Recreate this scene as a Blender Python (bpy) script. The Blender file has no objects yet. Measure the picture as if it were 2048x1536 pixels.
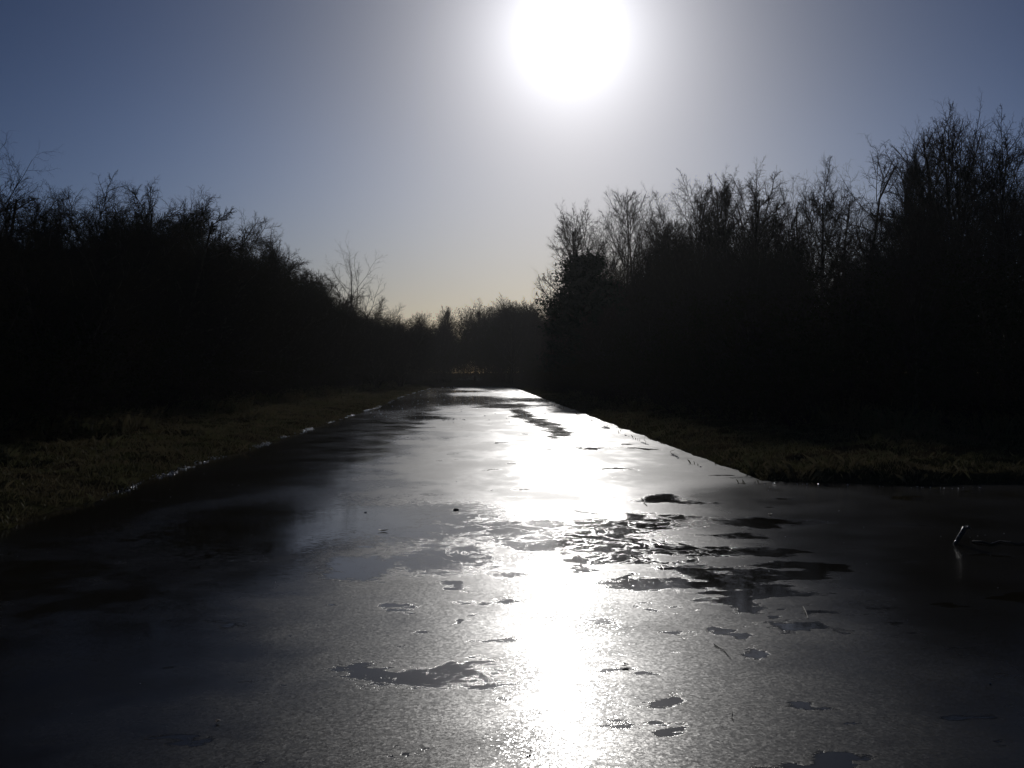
import bpy, math, random
import numpy as np
from mathutils import Vector, Matrix
R = math.radians
SC = bpy.context.scene

# ------------------------------------------------------------------ camera
EYE = Vector((0.0, 0.0, 1.6))
cam_d = bpy.data.cameras.new('camera')
cam = bpy.data.objects.new('camera', cam_d)
SC.collection.objects.link(cam)
SC.camera = cam
cam_d.lens = 35.16
cam_d.clip_start = 0.05
cam_d.clip_end = 4000
cam.location = EYE
cam.rotation_euler = (R(89.34), 0, R(-2.15))
SC.render.resolution_x, SC.render.resolution_y = 1024, 768

MC = cam.rotation_euler.to_matrix()
def ray(px, py):                       # photograph pixel (2048x1536) -> world direction
    return MC @ Vector(((px - 1024) / 2000.0, (768 - py) / 2000.0, -1.0))
def on_ice(px, py, z=0.0):
    d = ray(px, py)
    return EYE + d * ((z - EYE.z) / d.z)
def at_depth(px, py, Y):
    d = ray(px, py)
    return EYE + d * (Y / d.y)
MCI = MC.inverted()
def px_of(x, y, z=1.6):
    v = MCI @ (Vector((x, y, z)) - EYE)
    return 1024 + 2000 * v.x / -v.z, 768 - 2000 * v.y / -v.z

# ------------------------------------------------------------------ light
sun_dir = ray(1140, 62).normalized()
elev = math.asin(sun_dir.z)
azim = math.atan2(sun_dir.x, sun_dir.y)
sl = bpy.data.lights.new('sun', 'SUN')
sl.energy = 2.9
sl.angle = R(0.53)
sl.color = (1.0, 0.975, 0.945)
so = bpy.data.objects.new('sun', sl)
SC.collection.objects.link(so)
so.rotation_euler = (-sun_dir).to_track_quat('-Z', 'Y').to_euler()

W = bpy.data.worlds.new('World')
SC.world = W
W.use_nodes = True
wn, wl = W.node_tree.nodes, W.node_tree.links
bg = wn['Background']
sky = wn.new('ShaderNodeTexSky')
sky.sky_type = 'NISHITA'
sky.sun_disc = False
sky.sun_elevation = elev
sky.sun_rotation = azim
sky.air_density = 1.0
sky.dust_density = 1.0
sky.ozone_density = 1.0
def wmath(op, a, b=None, c=None):
    n = wn.new('ShaderNodeMath'); n.operation = op
    for i, v in enumerate((a, b, c)):
        if v is None: continue
        if isinstance(v, (int, float)): n.inputs[i].default_value = v
        else: wl.new(v, n.inputs[i])
    return n.outputs[0]
tc = wn.new('ShaderNodeTexCoord')
dt = wn.new('ShaderNodeVectorMath'); dt.operation = 'DOT_PRODUCT'
nv = wn.new('ShaderNodeVectorMath'); nv.operation = 'NORMALIZE'
wl.new(tc.outputs['Generated'], nv.inputs[0])
wl.new(nv.outputs[0], dt.inputs[0])
dt.inputs[1].default_value = tuple(sun_dir)
ang = wmath('ARCCOSINE', wmath('MINIMUM', dt.outputs['Value'], 0.9999999))
# aureole of thin winter haze round the sun
halo = wmath('MULTIPLY', wmath('EXPONENT', wmath('MULTIPLY', ang, -1.0 / R(3.2))), 88.0)
# the clear sky deepens away from the sun
fall = wn.new('ShaderNodeMapRange'); fall.interpolation_type = 'SMOOTHSTEP'
wl.new(ang, fall.inputs['Value'])
fall.inputs['From Min'].default_value = R(5); fall.inputs['From Max'].default_value = R(38)
fall.inputs['To Min'].default_value = 1.0; fall.inputs['To Max'].default_value = 0.64
tint = wn.new('ShaderNodeVectorMath'); tint.operation = 'MULTIPLY'
wl.new(sky.outputs[0], tint.inputs[0])
sx = wn.new('ShaderNodeSeparateXYZ'); wl.new(nv.outputs[0], sx.inputs[0])
low = wn.new('ShaderNodeMapRange'); low.interpolation_type = 'SMOOTHSTEP'      # paler haze low in the sky
wl.new(sx.outputs[2], low.inputs['Value'])
low.inputs['From Min'].default_value = math.sin(R(6)); low.inputs['From Max'].default_value = math.sin(R(21))
low.inputs['To Min'].default_value = 1.22; low.inputs['To Max'].default_value = .82
hue = wn.new('ShaderNodeMapRange'); hue.data_type = 'FLOAT_VECTOR'; hue.interpolation_type = 'SMOOTHSTEP'
cv_ = wn.new('ShaderNodeCombineXYZ')
up_ = wn.new('ShaderNodeMapRange'); up_.interpolation_type = 'SMOOTHSTEP'
wl.new(sx.outputs[2], up_.inputs['Value']); up_.inputs['From Min'].default_value = -.05; up_.inputs['From Max'].default_value = .23
drv = wmath('MULTIPLY', ang, up_.outputs[0])
for i_ in range(3): wl.new(drv, cv_.inputs[i_])
wl.new(cv_.outputs[0], hue.inputs[6])
for i_, v_ in ((7, (R(3),) * 3), (8, (R(26),) * 3), (9, (.56, .65, .90)), (10, (.51, .70, 1.22))): hue.inputs[i_].default_value = v_
wl.new(hue.outputs[1], tint.inputs[1])
sc1 = wn.new('ShaderNodeVectorMath'); sc1.operation = 'SCALE'
wl.new(tint.outputs[0], sc1.inputs[0]); wl.new(wmath('MULTIPLY', fall.outputs[0], low.outputs[0]), sc1.inputs['Scale'])
cmb = wn.new('ShaderNodeCombineXYZ')
wl.new(halo, cmb.inputs[0]); wl.new(halo, cmb.inputs[1])
wl.new(wmath('MULTIPLY', halo, 1.05), cmb.inputs[2])
ad = wn.new('ShaderNodeVectorMath'); ad.operation = 'ADD'
wl.new(sc1.outputs[0], ad.inputs[0]); wl.new(cmb.outputs[0], ad.inputs[1])
wl.new(ad.outputs[0], bg.inputs[0])
bg.inputs[1].default_value = 0.05
W.cycles.sampling_method = 'MANUAL'
W.cycles.sample_map_resolution = 1024

SC.view_settings.view_transform = 'Standard'
SC.view_settings.look = 'None'
SC.view_settings.exposure = -1.2
SC.view_settings.gamma = 1.0
SC.cycles.use_denoising = True
SC.cycles.max_bounces = 4
SC.cycles.diffuse_bounces = 1
SC.cycles.glossy_bounces = 3
SC.cycles.transparent_max_bounces = 4

# ------------------------------------------------------------------ helpers
COL = SC.collection
def tag(o, label=None, cat=None, group=None, kind=None):
    if label: o['label'] = label
    if cat: o['category'] = cat
    if group: o['group'] = group
    if kind: o['kind'] = kind
    return o
def empty(name, loc):
    o = bpy.data.objects.new(name, None)
    COL.objects.link(o); o.location = loc
    o.empty_display_size = 0.3
    return o
def mesh_obj(name, V, F, mat, parent=None, smooth=False):
    me = bpy.data.meshes.new(name)
    V = np.asarray(V, dtype=np.float32); F = np.asarray(F, dtype=np.int32)
    k = F.shape[1]
    me.vertices.add(len(V)); me.vertices.foreach_set('co', V.ravel())
    me.loops.add(F.size); me.loops.foreach_set('vertex_index', F.ravel())
    me.polygons.add(len(F)); me.polygons.foreach_set('loop_start', np.arange(len(F), dtype=np.int32) * k)
    me.update(calc_edges=True)
    if smooth: me.polygons.foreach_set('use_smooth', np.ones(len(F), dtype=bool))
    me.materials.append(mat)
    o = bpy.data.objects.new(name, me)
    COL.objects.link(o)
    if parent: o.parent = parent
    return o

class NT:
    def __init__(self, name):
        self.m = bpy.data.materials.new(name); self.m.use_nodes = True
        self.t = self.m.node_tree; self.n = self.t.nodes; self.l = self.t.links
        self.b = self.n['Principled BSDF']
    def new(self, kind, **kw):
        n = self.n.new(kind)
        for k, v in kw.items(): setattr(n, k, v)
        return n
    def put(self, sock, v):
        if isinstance(v, bpy.types.NodeSocket): self.l.new(v, sock)
        else: sock.default_value = v
    def math(self, op, a, b=None, c=None, clamp=False):
        n = self.new('ShaderNodeMath', operation=op); n.use_clamp = clamp
        for i, v in enumerate((a, b, c)):
            if v is not None: self.put(n.inputs[i], v)
        return n.outputs[0]
    def vmath(self, op, a, b=None):
        n = self.new('ShaderNodeVectorMath', operation=op)
        self.put(n.inputs[0], a)
        if b is not None: self.put(n.inputs[1], b)
        return n.outputs['Value'] if op in ('LENGTH', 'DOT_PRODUCT') else n.outputs[0]
    def noise(self, vec, scale, detail=3, rough=0.55, color=False, dist=0.0):
        n = self.new('ShaderNodeTexNoise')
        self.put(n.inputs['Vector'], vec); n.inputs['Scale'].default_value = scale
        n.inputs['Detail'].default_value = detail; n.inputs['Roughness'].default_value = rough
        n.inputs['Distortion'].default_value = dist
        return n.outputs['Color' if color else 'Fac']
    def rng(self, v, a, b, c=0.0, d=1.0, smooth=True):
        n = self.new('ShaderNodeMapRange')
        if smooth: n.interpolation_type = 'SMOOTHSTEP'
        self.put(n.inputs['Value'], v)
        for k, x in zip(('From Min', 'From Max', 'To Min', 'To Max'), (a, b, c, d)): self.put(n.inputs[k], x)
        return n.outputs[0]
    def mix(self, f, a, b):
        n = self.new('ShaderNodeMix', data_type='RGBA')
        self.put(n.inputs['Factor'], f)
        A = [s for s in n.inputs if s.name == 'A' and s.type == 'RGBA'][0]
        B = [s for s in n.inputs if s.name == 'B' and s.type == 'RGBA'][0]
        self.put(A, a); self.put(B, b)
        return [s for s in n.outputs if s.type == 'RGBA'][0]
    def fmix(self, f, a, b):
        n = self.new('ShaderNodeMix', data_type='FLOAT')
        self.put(n.inputs[0], f); self.put(n.inputs[2], a); self.put(n.inputs[3], b)
        return n.outputs[0]

# ------------------------------------------------------------------ materials
def m_bark(name, c1, c2):
    t = NT(name)
    g = t.new('ShaderNodeNewGeometry')
    f = t.noise(g.outputs['Position'], 6.0, 4)
    t.put(t.b.inputs['Base Color'], t.mix(t.rng(f, .35, .65), (*c1, 1), (*c2, 1)))
    t.b.inputs['Roughness'].default_value = 0.9
    t.b.inputs['Specular IOR Level'].default_value = 0.0
    return t.m
M_BARK = m_bark('bark', (.045, .038, .030), (.075, .065, .05))
M_TWIG = m_bark('twigs', (.035, .030, .026), (.055, .045, .036))
M_THORN = m_bark('thorn_twigs', (.035, .033, .026), (.05, .045, .032))
def m_leaf(name, c1, c2):
    t = NT(name)
    g = t.new('ShaderNodeNewGeometry')
    f = t.noise(g.outputs['Position'], 3.0, 3)
    t.put(t.b.inputs['Base Color'], t.mix(t.rng(f, .3, .7), (*c1, 1), (*c2, 1)))
    t.b.inputs['Roughness'].default_value = 0.8
    t.b.inputs['Specular IOR Level'].default_value = 0.0
    return t.m
M_BRAMBLE = m_leaf('bramble_leaf', (.030, .036, .018), (.045, .040, .022))
M_NEEDLE = m_leaf('needles', (.022, .034, .024), (.034, .048, .03))

def m_grass():
    t = NT('grass_blades')
    g = t.new('ShaderNodeNewGeometry')
    f = t.noise(g.outputs['Position'], 0.8, 4)
    f2 = t.noise(g.outputs['Position'], 9.0, 2)
    c = t.mix(t.rng(f, .38, .62), (.105, .088, .050, 1), (.082, .082, .040, 1))
    c = t.mix(t.rng(f2, .52, .7), c, (.12, .095, .055, 1))
    t.put(t.b.inputs['Base Color'], c)
    t.b.inputs['Roughness'].default_value = 0.7
    t.b.inputs['Specular IOR Level'].default_value = 0.04
    tr = t.new('ShaderNodeBsdfTranslucent'); t.put(tr.inputs['Color'], c)
    mx = t.new('ShaderNodeMixShader'); mx.inputs[0].default_value = 0.25
    t.l.new(t.b.outputs[0], mx.inputs[1]); t.l.new(tr.outputs[0], mx.inputs[2])
    t.l.new(mx.outputs[0], t.n['Material Output'].inputs[0])
    return t.m
M_GRASS = m_grass()

def m_ground():
    t = NT('bank_soil')
    g = t.new('ShaderNodeNewGeometry')
    P = g.outputs['Position']
    f = t.noise(P, 0.7, 5); f2 = t.noise(P, 14.0, 4, .65)
    c = t.mix(t.rng(f, .38, .62), (.050, .040, .024, 1), (.044, .044, .020, 1))
    c = t.mix(t.rng(f2, .45, .7), c, (.022, .018, .012, 1))
    # the far woodland track: a paler strip of ground down the middle
    s = t.new('ShaderNodeSeparateXYZ'); t.l.new(P, s.inputs[0])
    far = t.math('MULTIPLY', t.rng(s.outputs['Y'], 128, 150), t.rng(t.math('ABSOLUTE', t.math('ADD', s.outputs['X'], .8)), 1.0, 2.2, 1.0, 0.0))
    c = t.mix(far, c, (.09, .085, .075, 1))
    t.put(t.b.inputs['Base Color'], c)
    t.b.inputs['Roughness'].default_value = 0.9
    t.b.inputs['Specular IOR Level'].default_value = 0.0
    bp = t.new('ShaderNodeBump'); bp.inputs['Distance'].default_value = 0.06
    bp.inputs['Strength'].default_value = 0.8
    t.put(bp.inputs['Height'], t.noise(P, 11.0, 5, .7))
    t.l.new(bp.outputs[0], t.b.inputs['Normal'])
    return t.m
M_GROUND = m_ground()

# patches where melt water has refrozen clear and smooth: (px, py, half width, half height) measured on the photograph
PATCH = [
 (840,1350,140,24),(700,1345,70,14),(950,1369,66,5),(925,1272,45,7),(930,1325,35,9),(860,1325,28,6),(955,1203,50,7),
 (795,1225,45,6),(835,1234,15,5),(885,1238,10,4),(865,1170,30,6),(1440,1303,42,13),(1455,1265,40,9),(1425,1257,14,4),
 (1250,1335,18,7),(1300,1217,20,4),(1320,1412,38,11),(1240,1446,36,5),(1320,1452,34,12),(1640,1530,120,12),(1575,1250,42,10),
 (1525,1228,20,7),(1440,1206,44,10),(1500,1180,110,9),(1270,1168,48,7),(1345,1168,80,5),(1225,1158,18,7),(1385,1138,48,9),
 (1455,1150,95,8),(1250,1098,105,17),(1400,1100,130,12),(1310,1038,95,8),(1510,1046,110,7),(1345,1002,82,7),(1180,1022,50,3),
 (1185,896,45,2.2),(1280,900,26,2.2),(1230,938,38,2.6),(985,940,26,1.4),
 (1036,824,22,8),(1050,834,26,6),(1070,842,34,6),(1092,850,30,6),(1110,858,28,7),(1124,867,30,8),(1112,876,20,5),
 (800,1046,250,44),(520,1060,260,70),(900,1120,110,26),(740,1135,90,26),(1000,1150,35,10),(1020,1060,120,22),(1160,1050,190,13),(1100,1083,190,15),
 (780,812,90,13),(920,802,130,11),(1010,812,70,6),(1060,800,60,5),(920,783,60,2.2),(850,836,60,5),
]
def m_ice():
    t = NT('canal_ice')
    g = t.new('ShaderNodeNewGeometry'); P = g.outputs['Position']
    sep = t.new('ShaderNodeSeparateXYZ'); t.l.new(P, sep.inputs[0])
    at = t.new('ShaderNodeAttribute', attribute_name='clear_dist')
    dist = at.outputs['Fac']
    fine = t.noise(t.vmath('MULTIPLY', P, (1, 1.8, 1)), 11.0, 6, .75)
    dd = t.math('ADD', dist, t.math('MULTIPLY', t.math('SUBTRACT', fine, .5), 2.6))
    frost = t.rng(dd, .78, 1.22)
    speck = t.math('MULTIPLY', t.rng(t.noise(P, 34.0, 3, .7), .58, .66), t.rng(t.noise(P, 3.0, 3, .6), .45, .6, 0.0, .55))
    frost = t.math('MAXIMUM', frost, speck)
    # small scattered clear spots
    spots = t.rng(t.noise(P, 1.6, 6, .68), .655, .675)
    frost = t.math('MULTIPLY', frost, t.math('SUBTRACT', 1.0, t.math('MULTIPLY', spots, .9)))
    # veins and rafted rims of frost inside the smooth belt
    rid = t.math('ABSOLUTE', t.math('SUBTRACT', t.noise(P, 1.9, 6, .62, dist=.6), .5))
    vein = t.rng(rid, .006, .018, 1.0, 0.0)
    vein2 = t.rng(t.noise(P, 4.5, 6, .75), .60, .64)
    mpz = t.new('ShaderNodeMapping', vector_type='TEXTURE')
    zc = on_ice(1110, 1060); t.l.new(P, mpz.inputs['Vector'])
    mpz.inputs['Location'].default_value = (zc.x + .2, zc.y, 0); mpz.inputs['Scale'].default_value = (2.2, 3.6, 1)
    zone = t.rng(t.vmath('LENGTH', mpz.outputs[0]), .45, 1.0, 1.0, 0.0)
    vv = t.math('MULTIPLY', t.math('MAXIMUM', vein, vein2), zone)
    frost = t.math('MAXIMUM', frost, vv)
    # frost grows finer and wetter towards the far end
    wet = t.rng(sep.outputs['Y'], 9, 14)
    amount = t.rng(t.noise(P, .9, 5, .6), .25, .75, t.fmix(wet, .55, .9), 1.0)
    # crystals: every cell tips its own way
    vor = t.new('ShaderNodeTexVoronoi'); t.put(vor.inputs['Vector'], P); vor.inputs['Scale'].default_value = 75.0
    vor2 = t.new('ShaderNodeTexVoronoi'); t.put(vor2.inputs['Vector'], P); vor2.inputs['Scale'].default_value = 210.0
    tip = t.vmath('ADD', t.vmath('SUBTRACT', vor.outputs['Color'], (.5, .5, .5)), t.vmath('SUBTRACT', vor2.outputs['Color'], (.5, .5, .5)))
    streak = t.noise(t.vmath('MULTIPLY', P, (.45, .22, 1)), 1.0, 5, .65)
    amount = t.math('MULTIPLY', amount, t.fmix(wet, 1.0, t.rng(streak, .36, .56, .5, 1.0)))
    X_ = t.math('ADD', sep.outputs['X'], t.math('MULTIPLY', t.math('SUBTRACT', t.noise(P, .8, 5, .6), .5), 2.2))
    # frost lies on the middle of the sheet and thins towards the sheltered sides
    lf = t.rng(X_, -2.3, -.8); rt = t.rng(X_, t.rng(sep.outputs['Y'], 13, 17, 1.3, 5.0), t.rng(sep.outputs['Y'], 13, 17, 3.6, 9.0), 1.0, .35)
    amount = t.math('MULTIPLY', amount, t.math('MULTIPLY', t.math('MAXIMUM', lf, t.rng(t.noise(P, 1.3, 5, .6), .4, .62, .08, t.rng(sep.outputs['Y'], 8.5, 11, .55, .10))), rt))
    tipamt = t.math('MULTIPLY', t.math('MULTIPLY', frost, amount), t.fmix(wet, .125, .05))
    sc_ = t.new('ShaderNodeVectorMath', operation='SCALE'); t.l.new(tip, sc_.inputs[0]); t.put(sc_.inputs['Scale'], tipamt)
    flat = t.vmath('MULTIPLY', sc_.outputs[0], (1, 1, .2))
    # slow undulation of the sheet
    und = t.noise(P, .55, 3, .5, color=True)
    flat = t.vmath('ADD', flat, t.vmath('MULTIPLY', t.vmath('SUBTRACT', und, (.5, .5, .5)), (.012, .02, 0)))
    flat = t.vmath('ADD', flat, (.014, 0, 0))
    rip = t.noise(P, 7.0, 4, .6, color=True)
    flat = t.vmath('ADD', flat, t.vmath('MULTIPLY', t.vmath('SUBTRACT', rip, (.5, .5, .5)), (.012, .012, 0)))
    bp = t.new('ShaderNodeBump'); bp.inputs['Distance'].default_value = .0007; bp.inputs['Strength'].default_value = 1.0
    t.put(bp.inputs['Height'], frost)
    nn = t.vmath('NORMALIZE', t.vmath('ADD', bp.outputs[0], flat))
    t.l.new(nn, t.b.inputs['Normal'])
    # clear ice over dark water / frosted ice
    t.put(t.b.inputs['Base Color'], t.mix(t.math('MULTIPLY', frost, amount), (.012, .010, .006, 1), (.023, .021, .017, 1)))
    r_f = t.fmix(wet, .51, .52)
    r_s = t.rng(t.noise(P, .8, 3), .3, .7, .05, .12)
    t.put(t.b.inputs['Roughness'], t.fmix(t.math('MULTIPLY', frost, amount), r_s, r_f))
    fa = t.math('MULTIPLY', frost, amount)
    # darker near sides: dimming of the reflected sky put in through a lower IOR
    side_ = t.math('MAXIMUM', t.rng(X_, -2.0, -.9, 1.0, 0.0), t.rng(X_, 1.8, 3.2))
    side_ = t.math('MULTIPLY', side_, t.rng(sep.outputs['Y'], 8, 12, 1.0, 0.0))
    t.put(t.b.inputs['Coat Weight'], t.math('MULTIPLY', fa, .30)); t.b.inputs['Coat Roughness'].default_value = .10; t.b.inputs['Coat IOR'].default_value = 1.2
    t.l.new(nn, t.b.inputs['Coat Normal'])
    t.b.inputs['Specular Tint'].default_value = (1, .93, .76, 1)
    t.put(t.b.inputs['IOR'], t.fmix(fa, t.fmix(side_, 1.26, 1.06), t.fmix(side_, 1.165, 1.12)))
    return t.m
M_ICE = m_ice()

def m_shard():
    t = NT('ice_chip')
    t.b.inputs['Base Color'].default_value = (.25, .27, .3, 1)
    t.b.inputs['Roughness'].default_value = .2
    t.b.inputs['IOR'].default_value = 1.33
    return t.m
M_CHIP = m_shard()
def m_wet(name, c, r=.35):
    t = NT(name)
    g = t.new('ShaderNodeNewGeometry')
    f = t.noise(g.outputs['Position'], 60.0, 3)
    t.put(t.b.inputs['Base Color'], t.mix(f, (*c, 1), (c[0]*.5, c[1]*.5, c[2]*.5, 1)))
    t.b.inputs['Roughness'].default_value = r
    return t.m
M_WETWOOD = m_wet('wet_wood', (.035, .028, .022), .4)
M_STONE = m_wet('dark_stone', (.03, .03, .03), .8)
M_LEAFDEAD = m_wet('dead_leaf', (.10, .07, .04), .3)
M_DRY = m_wet('dry_stalk', (.11, .09, .055), .6)

# ------------------------------------------------------------------ ground, ice
def _hash(ix, iy):
    v = np.sin(ix * 127.1 + iy * 311.7) * 43758.5453
    return v - np.floor(v)
def vnoise(x, y):
    ix, iy = np.floor(x), np.floor(y); fx, fy = x - ix, y - iy
    fx = fx * fx * (3 - 2 * fx); fy = fy * fy * (3 - 2 * fy)
    a, b, c, d = _hash(ix, iy), _hash(ix + 1, iy), _hash(ix, iy + 1), _hash(ix + 1, iy + 1)
    return (a * (1 - fx) + b * fx) * (1 - fy) + (c * (1 - fx) + d * fx) * fy - .5
def fbm(x, y, o=4):
    s, k = 0, 1.0
    for i in range(o):
        s = s + vnoise(x * (1.9 ** i) + 17 * i, y * (1.9 ** i) - 9 * i) * k; k *= .55
    return s
RY = np.array([-200, 0, 13.2, 13.4, 13.7, 14.1, 14.5, 15.5, 17, 23, 110, 400], float)
RX = np.array([60, 60, 60, 7.4, 6.4, 5.2, 4.2, 3.95, 3.8, 3.9, 3.85, 3.85], float)
def bank_dist(x, y):
    """metres inland of the water's edge (negative over the ice)"""
    left = -x - (4.62 + .15 * np.sin(y * .11))
    # right bank: main line, and the mouth of a side arm this side of 13.6 m
    e1 = x - 3.85
    edge_y = 13.55 + np.clip((6.6 - x) * .28, 0, 1.0)
    e2 = (y - edge_y) * .9
    right = np.minimum(e1, e2)
    right = np.where((e1 > 0) & (e2 > 0), right - .55 * np.exp(-right / .9), right)
    far = y - 108.0
    d = np.maximum(np.maximum(left, right), far)
    return d + .24 * fbm(x * .8, y * .8, 4) + .05 * fbm(x * 6, y * 6, 2)
def ground_z(x, y):
    d = bank_dist(x, y)
    s = np.clip(d / .5, 0, 1); s = s * s * (3 - 2 * s)
    up = .08 * s + .20 * np.clip(d / 4.0, 0, 1.6)
    lumps = (.14 * fbm(x * .9, y * .9) + .10 * fbm(x * 3.3, y * 3.3, 3)) * np.clip(d / .6, 0, 1)
    z = np.where(d > 0, up + lumps, np.maximum(-.35, d * .5))
    far = np.clip((y - 118) / 30, 0, 1)
    return z + far * .25
def spaced(parts):
    o = []
    for a, b, st in parts: o += list(np.arange(a, b, st))
    return np.array(o + [parts[-1][1]])
gx = spaced([(-900, -100, 80), (-100, -24, 6), (-24, -10, .6), (-10, -3.9, .1), (-3.9, 3.3, .6), (3.3, 11, .12), (11, 26, .6), (26, 100, 6), (100, 900, 80)])
gy = spaced([(-300, -20, 30), (-20, 8, 1.2), (8, 30, .14), (30, 60, .35), (60, 130, .9), (130, 260, 5), (260, 1500, 80)])
X, Y = np.meshgrid(gx, gy)
Z = ground_z(X, Y)
nx, ny = len(gx), len(gy)
idx = np.arange(nx * ny).reshape(ny, nx)
F = np.stack([idx[:-1, :-1], idx[:-1, 1:], idx[1:, 1:], idx[1:, :-1]], -1).reshape(-1, 4)
ground = mesh_obj('ground', np.stack([X, Y, Z], -1).reshape(-1, 3), F, M_GROUND, smooth=True)
tag(ground, 'dark grassy banks and soil on both sides of the frozen canal', 'ground', kind='structure')
ix_ = spaced([(-6.5, 8.2, .04), (8.2, 16, .3), (16, 70, 6)])
iy_ = [-60., -30., -10., 0., 2.]
while iy_[-1] < 112: iy_.append(iy_[-1] + .016 + .004 * max(0, iy_[-1] - 2))
iy_ = np.array(iy_)
IX, IY = np.meshgrid(ix_, iy_)
nx, ny = len(ix_), len(iy_); idx = np.arange(nx * ny).reshape(ny, nx)
F = np.stack([idx[:-1, :-1], idx[:-1, 1:], idx[1:, 1:], idx[1:, :-1]], -1).reshape(-1, 4)
ice = mesh_obj('ice', np.stack([IX, IY, IX * 0], -1).reshape(-1, 3), F, M_ICE)
def clear_dist(x, y):
    k = np.clip((y - 4) / 46, 0, 1)
    qx = x + .30 * fbm(x * 2.3, y * 1.6, 5) + .25 * fbm(x * .6 + 3, y * .5, 2)
    qy = y + (.22 + 2.2 * k) * fbm(x * 2.1 + 31, y * (1.9 - 1.5 * k) + 7, 5)
    near = np.clip((16 - y) / 6, 0, 1)
    qx = qx + near * .13 * fbm(x * 7 + 50, y * 9, 3); qy = qy + near * .13 * fbm(x * 5 + 80, y * 11, 3)
    D = np.full(x.shape, 9.0)
    def zone(px, py, hw, hh):
        a = on_ice(px - hw, py); b = on_ice(px + hw, py); u = on_ice(px, py - hh); d = on_ice(px, py + hh)
        return np.clip(1.25 - np.hypot((x - (a.x + b.x) / 2) / ((b.x - a.x) / 2), (y - (u.y + d.y) / 2) / ((u.y - d.y) / 2)), 0, .5) * 2
    rag = fbm(x * 1.5 + 4, y * (3.4 - 2.2 * k), 6)
    rag2 = fbm(x * 3.1 + 40, y * 5.2, 5)
    D = np.minimum(D, 1 + (.62 - rag - .5 * rag2 - .58 * zone(1400, 1130, 300, 100) - .35 * zone(1100, 1080, 260, 60)) * 4)
    D = np.minimum(D, 1 + (.88 - rag2 - .20 * zone(1000, 1260, 760, 230)) * 4)
    for (px, py, hw, hh) in PATCH:
        a = on_ice(px - hw, py); b = on_ice(px + hw, py); u = on_ice(px, py - hh); d = on_ice(px, py + hh)
        rx, ry = max(.03, (b.x - a.x) / 2), max(.03, (u.y - d.y) / 2)
        D = np.minimum(D, np.hypot((qx - (a.x + b.x) / 2) / rx, (qy - (u.y + d.y) / 2) / ry))
    return D
at_ = ice.data.attributes.new('clear_dist', 'FLOAT', 'POINT')
at_.data.foreach_set('value', clear_dist(IX, IY).ravel().astype(np.float32))
tag(ice, 'frozen canal with frosted ice and clear smooth patches', 'ice', kind='structure')

# ------------------------------------------------------------------ tubes
def tubes(segs, sides):
    S = np.asarray(segs, dtype=np.float64)
    p0, p1, r0, r1 = S[:, :3], S[:, 3:6], S[:, 6:7], S[:, 7:8]
    d = p1 - p0; d /= np.linalg.norm(d, axis=1, keepdims=True) + 1e-9
    ref = np.where(np.abs(d[:, 2:3]) > .9, np.array([[1., 0, 0]]), np.array([[0, 0, 1.]]))
    u = np.cross(d, ref); u /= np.linalg.norm(u, axis=1, keepdims=True) + 1e-9
    v = np.cross(d, u)
    V = []
    for c, r in ((p0, r0), (p1, r1)):
        for k in range(sides):
            a = 2 * math.pi * k / sides
            V.append(c + (u * math.cos(a) + v * math.sin(a)) * r)
    V = np.stack(V, 1)                              # n, 2*sides, 3
    base = np.arange(len(S))[:, None] * 2 * sides
    F = []
    for k in range(sides):
        k2 = (k + 1) % sides
        F.append(np.concatenate([base + k, base + k2, base + sides + k2, base + sides + k], 1))
    return V.reshape(-1, 3), np.stack(F, 1).reshape(-1, 4)

def grow(rg, p, d, L, r, lvl, P, out):
    n = P['n'][lvl]; st = L / n; wob = P['wob'][lvl]; tr = P['trop'][lvl]; wx, wy = P.get('wind', (0, 0))
    x, y, z = p; dx, dy, dz = d
    pts = [(x, y, z, dx, dy, dz, r)]
    tip = r * P['taper'][lvl]
    for i in range(n):
        g = rg.gauss
        dx += g(0, wob) + wx * (lvl > 0); dy += g(0, wob) + wy * (lvl > 0); dz += g(0, wob) + tr
        m = math.sqrt(dx * dx + dy * dy + dz * dz); dx /= m; dy /= m; dz /= m
        nx_, ny_, nz_ = x + dx * st, y + dy * st, z + dz * st
        r0 = r + (tip - r) * i / n; r1 = r + (tip - r) * (i + 1) / n
        if i > 0 and 'env' in P and P['env'](nx_, ny_, nz_, lvl): break
        out[lvl].append((x, y, z, nx_, ny_, nz_, r0, r1))
        x, y, z = nx_, ny_, nz_
        pts.append((x, y, z, dx, dy, dz, r1))
    if lvl + 1 >= len(P['n']): return
    n_full = n; n = len(pts) - 1; L = L * n / n_full if n < n_full else L
    m = P['ch'][lvl]; s0 = P['start'][lvl]
    az = rg.uniform(0, 6.28)
    for k in range(m):
        t = s0 + (1 - s0) * ((k + rg.random()) / m)
        f = t * n; i = min(n - 1, int(f)); f -= i
        a, b = pts[i], pts[i + 1]
        q = tuple(a[j] + (b[j] - a[j]) * f for j in range(3))
        rr = a[6] + (b[6] - a[6]) * f
        az += 2.4 + rg.gauss(0, .4)
        an = R(P['ang'][lvl] * rg.uniform(.7, 1.25))
        D = Vector(b[3:6]); U = D.orthogonal().normalized(); Vv = D.cross(U)
        nd = D * math.cos(an) + (U * math.cos(az) + Vv * math.sin(az)) * math.sin(an)
        cl = L * P['lr'][lvl] * (1 - P['dec'][lvl] * t) * rg.uniform(.7, 1.15)
        grow(rg, q, tuple(nd), cl, min(rr * .75, max(P['rmin'], rr * P['rr'][lvl])), lvl + 1, P, out)

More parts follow.
